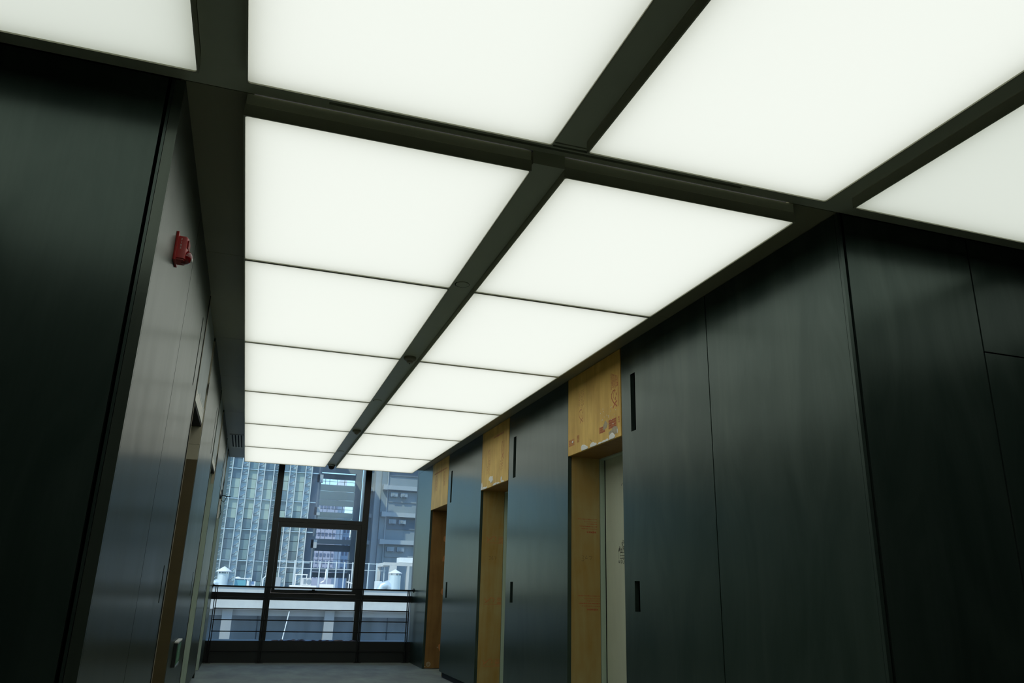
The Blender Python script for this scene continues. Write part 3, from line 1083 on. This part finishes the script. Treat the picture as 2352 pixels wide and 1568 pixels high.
for i in range(8):
    z = az + .036 - i * .0048
    link('grille_slat', boxes((XL + .050, XL + .0535, ay - .030, ay + .030, z - .0014, z + .0014)), M['red'], al)
bm = bmesh.new()
lathe(bm, [(.030, -.01), (.031, .004), (.029, .014), (.024, .022), (.015, .028), (.005, .031)], (XL + .042, ay, az - .032), 'X', 24)
ln = link('strobe_lens', bm, M['red_deep'], al, smooth=True)
bm = bmesh.new()
lathe(bm, [(.0125, 0), (.012, .006), (.008, .011), (.002, .012)], (XL + .064, ay + .004, az - .040), 'X', 18)
link('strobe_bulb', bm, M['white_plastic'], ln, smooth=True)
for i, ch in enumerate('FIRE'):
    cu = bpy.data.curves.new('letter', 'FONT')
    cu.body = ch
    cu.size = .013
    cu.extrude = .0004
    cu.align_x = 'CENTER'
    tmp = bpy.data.objects.new('letter', cu)
    COL.objects.link(tmp)
    bpy.context.view_layer.update()
    me = bpy.data.meshes.new_from_object(tmp.evaluated_get(bpy.context.evaluated_depsgraph_get()))
    bpy.data.objects.remove(tmp)
    me.materials.clear()
    me.materials.append(M['white_letter'])
    # the word runs down the side of the housing that faces the corridor
    me.transform(Matrix.Translation((.024, -.0405, .030 - i * .0135)) @ Matrix.Rotation(math.radians(90), 4, 'X'))
    o = bpy.data.objects.new('letter', me)
    COL.objects.link(o)
    o.parent = al

# ------------------------------------------------------------------ low exit sign box on the left wall
ey0, ey1, ez0, ez1 = 6.86, 7.24, .525, .70
ex = thing('exit_sign', 'black boxed exit sign with green face, low on the steel wall', 'sign', (XL, (ey0 + ey1) / 2, ez0))
link('box', boxes((XL, XL + .028, ey0, ey1, ez0, ez1), bevel=.003), M['frame'], ex)
link('top_cap', boxes((XL + .004, XL + .034, ey0 - .002, ey1 + .002, ez1, ez1 + .012), bevel=.002), M['white_plastic'], ex)
link('bottom_cap', boxes((XL + .010, XL + .032, ey0 + .03, ey1 - .02, ez0 - .002, ez0 + .016)), M['ac_dim'], ex)
f = link('face', boxes((XL + .028, XL + .031, ey0 + .03, ey1 - .03, ez0 + .018, ez1 - .012)), M['green'], ex)
bm = bmesh.new()
fe = lambda y, z: (XL + .0318, y, z)
yc, zc = (ey0 + ey1) / 2 - .03, (ez0 + ez1) / 2
ribbon(bm, [(yc + .012 * math.cos(k * .785), zc + .048 + .012 * math.sin(k * .785)) for k in range(8)], .010, fe, True)
ribbon(bm, [(yc + .005, zc + .032), (yc - .012, zc - .005)], .022, fe)
ribbon(bm, [(yc - .012, zc - .005), (yc + .02, zc - .022), (yc + .014, zc - .055)], .012, fe)
ribbon(bm, [(yc - .012, zc - .005), (yc - .03, zc - .035), (yc - .055, zc - .035)], .012, fe)
ribbon(bm, [(yc + .004, zc + .026), (yc + .034, zc + .012)], .009, fe)
ribbon(bm, [(yc + .002, zc + .026), (yc - .030, zc + .016)], .009, fe)
link('pictogram', bm, M['pale_green'], f)

# ------------------------------------------------------------------ fittings on the centre beam
BXC = (BX0 + BX1) / 2 + .004
def smoke_detector(y, label):
    t = thing('smoke_detector', label, 'smoke detector', (BXC, y, BZ), 'smoke detectors on the beam')
    bm = bmesh.new()
    lathe(bm, [(.052, 0), (.052, -.016), (.047, -.022), (.030, -.034)], (BXC, y, BZ), 'Z', 28)
    link('base', bm, M['cream_plastic'], t, smooth=True)
    bm = bmesh.new()
    lathe(bm, [(.025, -.033), (.025, -.037), (.026, -.038), (.026, -.042), (.024, -.043), (.024, -.047), (.018, -.051), (.004, -.053)], (BXC, y, BZ), 'Z', 24)
    link('sensor_head', bm, M['cream_plastic'], t)
    bm = bmesh.new()
    lathe(bm, [(.003, -.052), (.003, -.060)], (BXC, y, BZ), 'Z', 8)
    link('indicator', bm, M['black'], t)


smoke_detector(6.185, 'round cream smoke detector under the centre beam, the nearer of two')
smoke_detector(9.590, 'round cream smoke detector under the centre beam, the one towards the window')
for y, lab in ((4.44, 'small round downlight in the centre beam, nearest the corridor'), (7.885, 'small round downlight in the centre beam between the smoke detectors'),
               (11.28, 'small round downlight in the centre beam nearest the dome camera')):
    t = thing('downlight', lab, 'downlight', (BXC - .008, y, BZ), 'downlights in the beam')
    bm = bmesh.new()
    pr = [(.046, .0), (.046, -.003), (.040, -.0045), (.037, -.0035)]
    n = 28
    rings = [[bm.verts.new((BXC - .008 + r * math.cos(2 * math.pi * k / n), y + r * math.sin(2 * math.pi * k / n), BZ + h)) for k in range(n)] for r, h in pr]
    for A, B in zip(rings, rings[1:]):
        for k in range(n):
            bm.faces.new((A[k], A[(k + 1) % n], B[(k + 1) % n], B[k]))
    link('trim_ring', bm, M['black'], t)
    bm = bmesh.new()
    lathe(bm, [(.0425, -.0003), (.0425, -.0055), (.034, -.0065)], (BXC - .008, y - .0075, BZ), 'Z', 28)
    link('cover_disc', bm, M['beam'], t)

dc = thing('dome_camera', 'black dome security camera with bright ring at the window end of the centre beam', 'camera', (BXC + .004, 12.66, BZ))
bm = bmesh.new()
lathe(bm, [(.060, 0), (.060, -.022), (.056, -.028)], (BXC + .004, 12.66, BZ), 'Z', 28)
link('base', bm, M['chrome'], dc, smooth=True)
bm = bmesh.new()
lathe(bm, [(.050, -.026)] + [(.050 * math.cos(a), -.030 - .050 * math.sin(a)) for a in [i * math.pi / 16 for i in range(8)]] + [(.003, -.0799)], (BXC + .004, 12.66, BZ), 'Z', 28)
link('dome', bm, M['dome'], dc, smooth=True)

# air grille in the left soffit near the window
gr = thing('air_grille', 'dark slotted air grille in the soffit near the window', 'vent', (-.337, 11.49, ZS))
link('backing', boxes((-.425, -.248, 10.98, 12.00, ZS - .0008, ZS - .0002)), M['black'], gr)
gx = [-.430, -.405, -.388, -.366, -.349, -.327, -.310, -.288, -.271, -.246]
for k in range(0, 10, 2):
    link('slat', boxes((gx[k], gx[k + 1], 10.975, 12.005, ZS - .005, ZS - .0008)), M['bronze'], gr)
link('slat', boxes((gx[0], gx[-1], 10.95, 10.98, ZS - .005, ZS - .0008)), M['bronze'], gr)
link('slat', boxes((gx[0], gx[-1], 12.0, 12.03, ZS - .005, ZS - .0008)), M['beam'], gr)
ls = thing('slot_diffuser', 'long dark air slot in the soffit above the plywood headers near the window', 'vent', (2.55, 11.5, ZS))
link('slot', boxes((2.535, 2.565, 11.08, 11.95, ZS - .001, ZS - .0002)), M['black'], ls)
link('lip', boxes((2.525, 2.535, 11.05, 11.98, ZS - .004, ZS - .0002), (2.565, 2.575, 11.05, 11.98, ZS - .004, ZS - .0002)), M['bronze'], ls)

# ================================================================== outside the window
GROUND = -12.0
struct('ground', boxes((-150, 150, 14.5, 420, GROUND - .5, GROUND)), M['grey_concrete'])

# ---- podium building across the street (parapet, columns, recessed glazing)
pod = thing('podium_building', 'low white concrete building with deep parapet and columns across the street', 'building', (2, 48, GROUND))
link('parapet', boxes((-22, 9.6, 48, 48.5, -.23, .95), (9.6, 24, 48, 48.5, .14, .95), (9.6, 24, 48.6, 49, -.62, .14)), M['concrete_w'], pod)
link('parapet_cap', boxes((-22, 24, 47.93, 48.57, .95, 1.0)), M['concrete_w'], pod)
link('beam', boxes((-22, 24, 48.7, 49.2, -.58, -.23)), M['grey_concrete'], pod)
for x in (-11.9, -6.3, -.72, 4.89, 10.5, 16.1):
    link('column', boxes((x - .27, x + .27, 48.35, 48.9, GROUND, -.25)), M['grey_concrete'], pod)
link('roof', boxes((-22, 24, 48.5, 78, -.1, .72)), M['grey_concrete'], pod)
for k in range(12):
    x = -22 + k * 3.83
    link('glazing', boxes((x + .04, x + 3.79, 50.6, 50.8, -6, -.56)), M['dark_blue'], pod)
link('wall', boxes((-22, 24, 50.8, 78, GROUND, -.1)), M['dark_blue'], pod)
bm = bmesh.new()
tube(bm, [(2.59, 47.9, -.30), (2.30, 47.8, -2.2)], .03, 6)
tag(link('leaning_pole', bm, M['white_metal'], origin=(2.3, 47.8, -2.2)), 'thin pale pole leaning against the shaded podium front', 'pole')

# ---- things standing on the podium roof
def vent(name, label, x, y, top, zc, rc, r, z0):
    t = thing(name, label, 'vent', (x, y, z0), 'cowled roof vents')
    bm = bmesh.new()
    lathe(bm, [(.03, top), (rc, zc), (rc * .98, zc - .03), (.02, zc - .02)], (x, y, 0), 'Z', 24)
    link('cowl', bm, M['white_metal'], t, smooth=True)
    for k in range(4):
        a = math.pi / 4 + k * math.pi / 2
        link('cowl_leg', boxes((x + .75 * r * math.cos(a) - .03, x + .75 * r * math.cos(a) + .03, y + .75 * r * math.sin(a) - .03, y + .75 * r * math.sin(a) + .03, zc - .16, zc)), M['white_metal'], t)
    bm = bmesh.new()
    lathe(bm, [(r, zc - .14), (r, z0)], (x, y, 0), 'Z', 24)
    link('stack', bm, M['galv'], t, smooth=True)
    return t


v1 = vent('roof_vent', 'white conical roof vent beside the teal tank', -1.27, 52, 2.10, 1.82, .46, .30, .72)
bm = bmesh.new()
tube(bm, [(-1.9, 52, 1.0), (-1.6, 52, 1.15), (-1.25, 52, 1.05)], .22, 12)
link('duct_bend', bm, M['galv'], v1, smooth=True)
v2 = vent('roof_vent', 'fat galvanised roof vent with flat cone cowl in front of the white concrete frame', 9.07, 51.4, 2.24, 2.02, .45, .365, .72)
bm = bmesh.new()
tube(bm, [(8.1, 51.4, .85), (8.3, 51.4, 1.2), (8.62, 51.4, 1.32), (9.0, 51.4, 1.0)], [.22, .27, .29, .29], 14)
link('duct_bend', bm, M['galv'], v2, smooth=True)

tk = thing('water_tank', 'teal box tank with pale roof ledge on the podium roof', 'tank', (-.27, 52.5, .72))
link('tank_body', boxes((-.60, .06, 52.2, 53.0, .72, 1.36), bevel=.02), M['teal'], tk)
link('tank_lid', boxes((-.66, .40, 52.15, 53.05, 1.40, 1.46), bevel=.01), M['white_metal'], tk)
link('tank_leg', boxes((.12, .20, 52.2, 52.3, .72, 1.40)), M['white_metal'], tk)
bm = bmesh.new()
lathe(bm, [(.15, .0), (.15, .04), (.03, .07)], (-.43, 52.5, 1.46), 'Z', 16)
link('hatch', bm, M['white_metal'], tk)
sk = thing('skylight', 'small white tilted skylight box on the podium roof behind the parapet', 'skylight', (.45, 52.2, .72))
link('curb', boxes((.20, .26, 52, 52.7, .72, 1.28), (.56, .62, 52, 52.7, .72, 1.28)), M['white_metal'], sk)
bm = bmesh.new()
v = [bm.verts.new(p) for p in ((.2, 52, .9), (.62, 52, .9), (.62, 52.7, 1.28), (.2, 52.7, 1.28), (.2, 52, .8), (.62, 52, .8), (.62, 52.7, .8), (.2, 52.7, .8))]
for q in ((0, 1, 2, 3), (4, 7, 6, 5), (0, 4, 5, 1), (1, 5, 6, 2), (2, 6, 7, 3), (3, 7, 4, 0)):
    bm.faces.new([v[i] for i in q])
link('lid', bm, M['galv'], sk)
bm = bmesh.new()
tube(bm, [(1.05, 52, .72), (1.05, 52, 1.45), (1.2, 52, 1.6), (1.22, 52, 2.2)], .045, 8)
tag(link('vent_pipe', bm, M['white_metal'], origin=(1.05, 52, .72)), 'bent white vent pipe by the glass tower foot', 'pipe')
pl = thing('roof_plinth', 'long white plinth slab under the air conditioner on the podium roof', 'plinth', (3.46, 52, .72))
link('slab', boxes((2.68, 4.26, 51.6, 53, .72, 1.12), bevel=.02), M['white_metal'], pl)
ac = thing('air_conditioner', 'cream condenser unit with louvred front on the white plinth', 'air conditioner', (3.6, 52.1, 1.12))
link('casing', boxes((3.34, 3.93, 51.9, 52.5, 1.13, 1.57), bevel=.015), M['ac'], ac)
for k in range(5):
    link('louvre', boxes((3.46, 3.62, 51.885, 51.90, 1.2 + .065 * k, 1.24 + .065 * k)), M['ac_dim'], ac)
bm = bmesh.new()
lathe(bm, [(.15, 0), (.15, -.03), (.12, -.04)], (3.78, 51.9, 1.35), 'Y', 18)
link('fan_guard', bm, M['ac_dim'], ac)
tag(link('roof_shelf', boxes((2.97, 3.72, 52.6, 52.7, 1.74, 1.80), (2.99, 3.03, 52.6, 52.7, .72, 1.74), (3.66, 3.70, 52.6, 52.7, .72, 1.74)), M['white_metal'], origin=(3.3, 52.6, .72)),
    'white shelf bracket standing above the cream condenser unit', 'bracket')
bm = bmesh.new()
tube(bm, [(4.52, 52, 1.30), (4.70, 52, 1.40), (4.78, 52, 1.52), (4.80, 52, 2.12)], .045, 8)
tag(link('vent_pipe', bm, M['white_metal'], origin=(4.5, 52, 1.2)), 'tall white vent pipe with a bent foot on the low white box', 'pipe')
tag(link('roof_box', boxes((4.50, 5.33, 51.9, 52.6, .72, 1.22), bevel=.02), M['white_metal'], origin=(4.9, 52.2, .72)), 'low white equipment box at the foot of the tall vent pipe', 'box')
bm = bmesh.new()
tube(bm, [(6.12, 52, 1.40), (6.52, 52, 1.30)], .04, 6)
tube(bm, [(6.25, 52, .72), (6.27, 52, 1.88)], .03, 6)
tag(link('pipe_bracket', bm, M['white_metal'], origin=(6.2, 52, .72)), 'white post with a sloping arm by the end of the roof guard rail', 'bracket')
tag(link('roof_hatch', boxes((1.70, 2.10, 52, 52.6, .72, 1.56)), M['mid_blue'], origin=(1.9, 52.3, .72)), 'pale grey upright roof hatch box against the glass tower', 'box')
tag(link('roof_box', boxes((7.97, 8.36, 51.9, 52.6, .72, 1.50), bevel=.01), M['white_metal'], origin=(8.1, 52.2, .72)), 'upright white box beside the fat galvanised vent', 'box')

gr2 = thing('guard_rail', 'pale grey steel guard rail along the podium roof', 'railing', (5.6, 54, .72))
x = 2.94
while x < 8.95:
    link('post', boxes((x - .035, x + .035, 53.96, 54.04, .72, 2.66)), M['galv'], gr2)
    x += .531
for z in (2.60, 2.18):
    link('bar', boxes((1.6, 8.9, 53.98, 54.02, z - .018, z + .018)), M['galv'], gr2)

hut = thing('roof_frame', 'white concrete frame structure standing on the podium roof', 'building', (9.3, 53, .72))
link('beam', boxes((8.50, 13.2, 52.6, 52.95, 2.50, 2.70), bevel=.01), M['concrete_w'], hut)
link('beam', boxes((8.50, 8.85, 52.95, 55.5, 2.45, 2.68)), M['concrete_w'], hut)
link('column', boxes((8.52, 8.72, 55.2, 55.5, .72, 2.5)), M['concrete_w'], hut)
link('column', boxes((8.90, 9.36, 52.6, 53.0, .72, 2.5)), M['concrete_w'], hut)
link('column', boxes((10.06, 10.20, 52.6, 52.9, .72, 2.5)), M['concrete_w'], hut)
link('column', boxes((13.0, 13.2, 52.6, 52.9, .72, 2.5)), M['concrete_w'], hut)
bb = boxes((9.55, 11.4, 52.7, 53.9, 2.72, 3.04), bevel=.02)
tag(link('rooftop_unit', bb, M['white_metal'], origin=(10.4, 53.3, 2.72)), 'white cabinet unit on top of the white concrete frame', 'box')

# ---- glass tower with white fins
TY = 112.0
tw = thing('glass_tower', 'tall blue glass tower with pairs of white fins and ladder rungs', 'building', (-3, TY, GROUND))
link('core', boxes((-16, 8.3, TY + .4, TY + 30, GROUND, 31)), M['dark_blue'], tw)
ctr = [-16.44 + 2.1 * k for k in range(12)]
lev = [-12 + 4.0 * k for k in range(12)]
rnd = random.Random(5)
for i, c in enumerate(ctr):
    for s in (-.43, .43):
        link('fin', boxes((c + s - .065, c + s + .065, TY - .45, TY + .1, GROUND, 32)), M['fin'], tw)
    link('fin_glass', boxes((c - .34, c + .34, TY - .05, TY + .05, GROUND, 32)), M['glass_strip'] if i % 3 else M['glass_teal'], tw)
    bm = bmesh.new()
    for k in range(41):
        z = GROUND + .5 + k * 1.07
        bx(bm, c - .36, c + .36, TY - .32, TY - .22, z, z + .09)
        tube(bm, [(c - .36, TY - .27, z + .1), (c + .36, TY - .27, z + .62)], .05, 4)
    link('ladder_rungs', bm, M['blue_grey'], tw)['kind'] = 'stuff'
    if i + 1 < len(ctr):
        a, b = c + .53, ctr[i + 1] - .53
        for k, z in enumerate(lev[2:-1]):
            mid = z + 4.0
            for q in range(3):
                z0 = z + .12 + q * 1.29
                pale = 8.6 < z0 < 15.4 and (i >= 6)  # these panes are coloured as if in sun
                mm = 'glass_sun_band' if pale and rnd.random() < .93 else ('glass_teal' if rnd.random() < .35 else 'glass_blue')
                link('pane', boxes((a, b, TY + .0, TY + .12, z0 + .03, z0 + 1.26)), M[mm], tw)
for z in lev[2:]:
    link('floor_line', boxes((-16.5, 8.0, TY - .30, TY + .1, z - .06, z + .06)), M['glass_strip'], tw)
link('corner_column', boxes((7.55, 8.55, TY + 1, TY + 3, GROUND, 32)), M['blue_grey'], tw)
for z in (14.9, 10.4, 6.0):
    link('bracket_box', boxes((7.95, 8.75, TY + .4, TY + 1, z, z + 1.1)), M['mid_blue'], tw)

# ---- open-floored block in the middle
OY = 140.0
ob = thing('office_block', 'unfinished office block with open floors and pale cladding bands coloured as sunlit', 'building', (14, OY, GROUND))
link('column', boxes((9.0, 9.75, OY - .4, OY + 1.6, GROUND, 30)), M['blue_grey'], ob)
link('column', boxes((9.75, 10.55, OY - .8, OY + 1.2, GROUND, 30)), M['mid_blue'], ob)
link('column', boxes((16.6, 17.7, OY - .1, OY + 1.5, GROUND, 30)), M['blue_grey'], ob)
def band(z0, z1, mm, d=0.0, t=.5):
    link('cladding_band', boxes((10.4, 16.9, OY + d, OY + d + t, z0 + .04, z1 - .04)), M[mm], ob)
for z0, z1, mm, d in ((19.1, 20.1, 'dark_blue', 1.2), (20.1, 29, 'blue_grey', 0), (16.9, 18.02, 'spandrel', 0), (15.4, 16.9, 'spandrel', 0), (14.34, 15.4, 'spandrel', 0),
                      (12.3, 13.3, 'spandrel', 0), (11.3, 12.3, 'spandrel', 0), (10.4, 11.3, 'blue_grey', 0), (7.9, 8.78, 'mid_blue', 0), (6.74, 7.9, 'dark_blue', .7), (3.3, 4.0, 'mid_blue', 0),
                      (2.4, 3.3, 'dark_blue', .7), (-1.6, -.8, 'mid_blue', 0)):
    band(z0, z1, mm, d)
for zs in ((18.02, 19.1), (13.3, 14.34), (8.78, 10.4), (4.0, 6.74)):
    for x in (11.34, 12.08, 13.41, 14.66):
        link('mullion', boxes((x - .035, x + .035, OY + .1, OY + .2, *zs)), M['blue_grey'], ob)
    zm = (zs[0] + zs[1]) / 2
    link('mullion', boxes((10.4, 16.6, OY + .1, OY + .2, zm - .03, zm + .03)), M['blue_grey'], ob)

# ---- residential block on the right with ledges and air conditioners
RYB = 126.0
rb = thing('residential_block', 'dark blue-grey residential block with projecting pale ledges', 'building', (26, RYB, GROUND))
link('wall', boxes((19.2, 44, RYB + .5, RYB + 25, GROUND, 33)), M['blue_grey'], rb)
link('return_wall', boxes((17.8, 19.2, RYB + 4, RYB + 12, GROUND, 33)), M['blue_grey'], rb)
link('pilaster', boxes((18.3, 19.2, RYB + 1.5, RYB + 4, GROUND, 33)), M['mid_blue'], rb)
bm = bmesh.new()
tube(bm, [(20.15, RYB + .35, GROUND), (20.15, RYB + .35, 32)], .10, 6)
link('downpipe', bm, M['mid_blue'], rb)
NM = ['lowest', 'middle', 'upper', 'topmost']
for k, z in enumerate((7.6, 11.85, 16.08, 20.3)):
    link('ledge', boxes((19.45, 44, RYB - .7, RYB + .5, z, z + .66)), M['mid_blue'], rb)
    link('ledge', boxes((16.9, 18.4, RYB + 3.3, RYB + 4.1, z, z + .62)), M['mid_blue'], rb)
    link('parapet_end', boxes((19.3, 20.0, RYB - .75, RYB + .4, z - .05, z + .72)), M['mid_blue'], rb)
    link('recess', boxes((20.4, 44, RYB + .3, RYB + .5, z - 1.9, z - .2)), M['dark_blue'] if k % 2 else M['blue_grey'], rb)
    if k < 3:
        for j, x in enumerate((20.6, 22.2)):
            u = thing('air_conditioner', f'grey wall air conditioner under the {NM[k]} residential ledge, {"nearer the downpipe" if j == 0 else "farther from the downpipe"}', 'air conditioner',
                      (x + .58, RYB + .1, z - 1.05), 'air conditioners on the residential block')
            link('casing', boxes((x, x + 1.15, RYB - .35, RYB + .3, z - 1.05, z - .40), bevel=.03), M['ac_dim'], u)
            bm = bmesh.new()
            lathe(bm, [(.26, 0), (.26, -.04), (.2, -.06)], (x + .42, RYB - .35, z - .73), 'Y', 16)
            link('fan_guard', bm, M['blue_grey'], u)
            link('bracket', boxes((x + .1, x + .2, RYB - .3, RYB + .3, z - 1.15, z - 1.05), (x + .95, x + 1.05, RYB - .3, RYB + .3, z - 1.15, z - 1.05)), M['blue_grey'], u)

# ---- far city seen through the open floors
def far_block(label, x0, x1, y, z1, wall, nx, nz, zw0, zw1, mw='far_window', grp='far city blocks'):
    t = thing('city_block', label, 'building', ((x0 + x1) / 2, y, GROUND), grp)
    link('wall', boxes((x0, x1, y, y + 20, GROUND, z1)), M[wall], t)
    dx, dz = (x1 - x0) / nx, (zw1 - zw0) / nz
    for i in range(nx):
        for k in range(nz):
            link('window', boxes((x0 + dx * (i + .22), x0 + dx * (i + .78), y - .15, y + .1, zw0 + dz * (k + .25), zw0 + dz * (k + .72))), M[mw], t)


far_block('far lilac block with a grid of square windows', 19.5, 26.8, 270, 30, 'far_lilac', 6, 12, 3, 29.5)
far_block('far white slab tower beside the lilac block', 27.2, 29.6, 275, 36, 'far_white', 2, 9, 3, 33, 'far_white')
far_block('far blue glass block between white towers', 30.2, 32.6, 280, 23.5, 'far_blue', 2, 8, 3, 23, 'far_window')
far_block('far stepped tan block with white bands', 33.0, 36.5, 285, 17.5, 'far_tan', 2, 7, 3, 17, 'far_white')
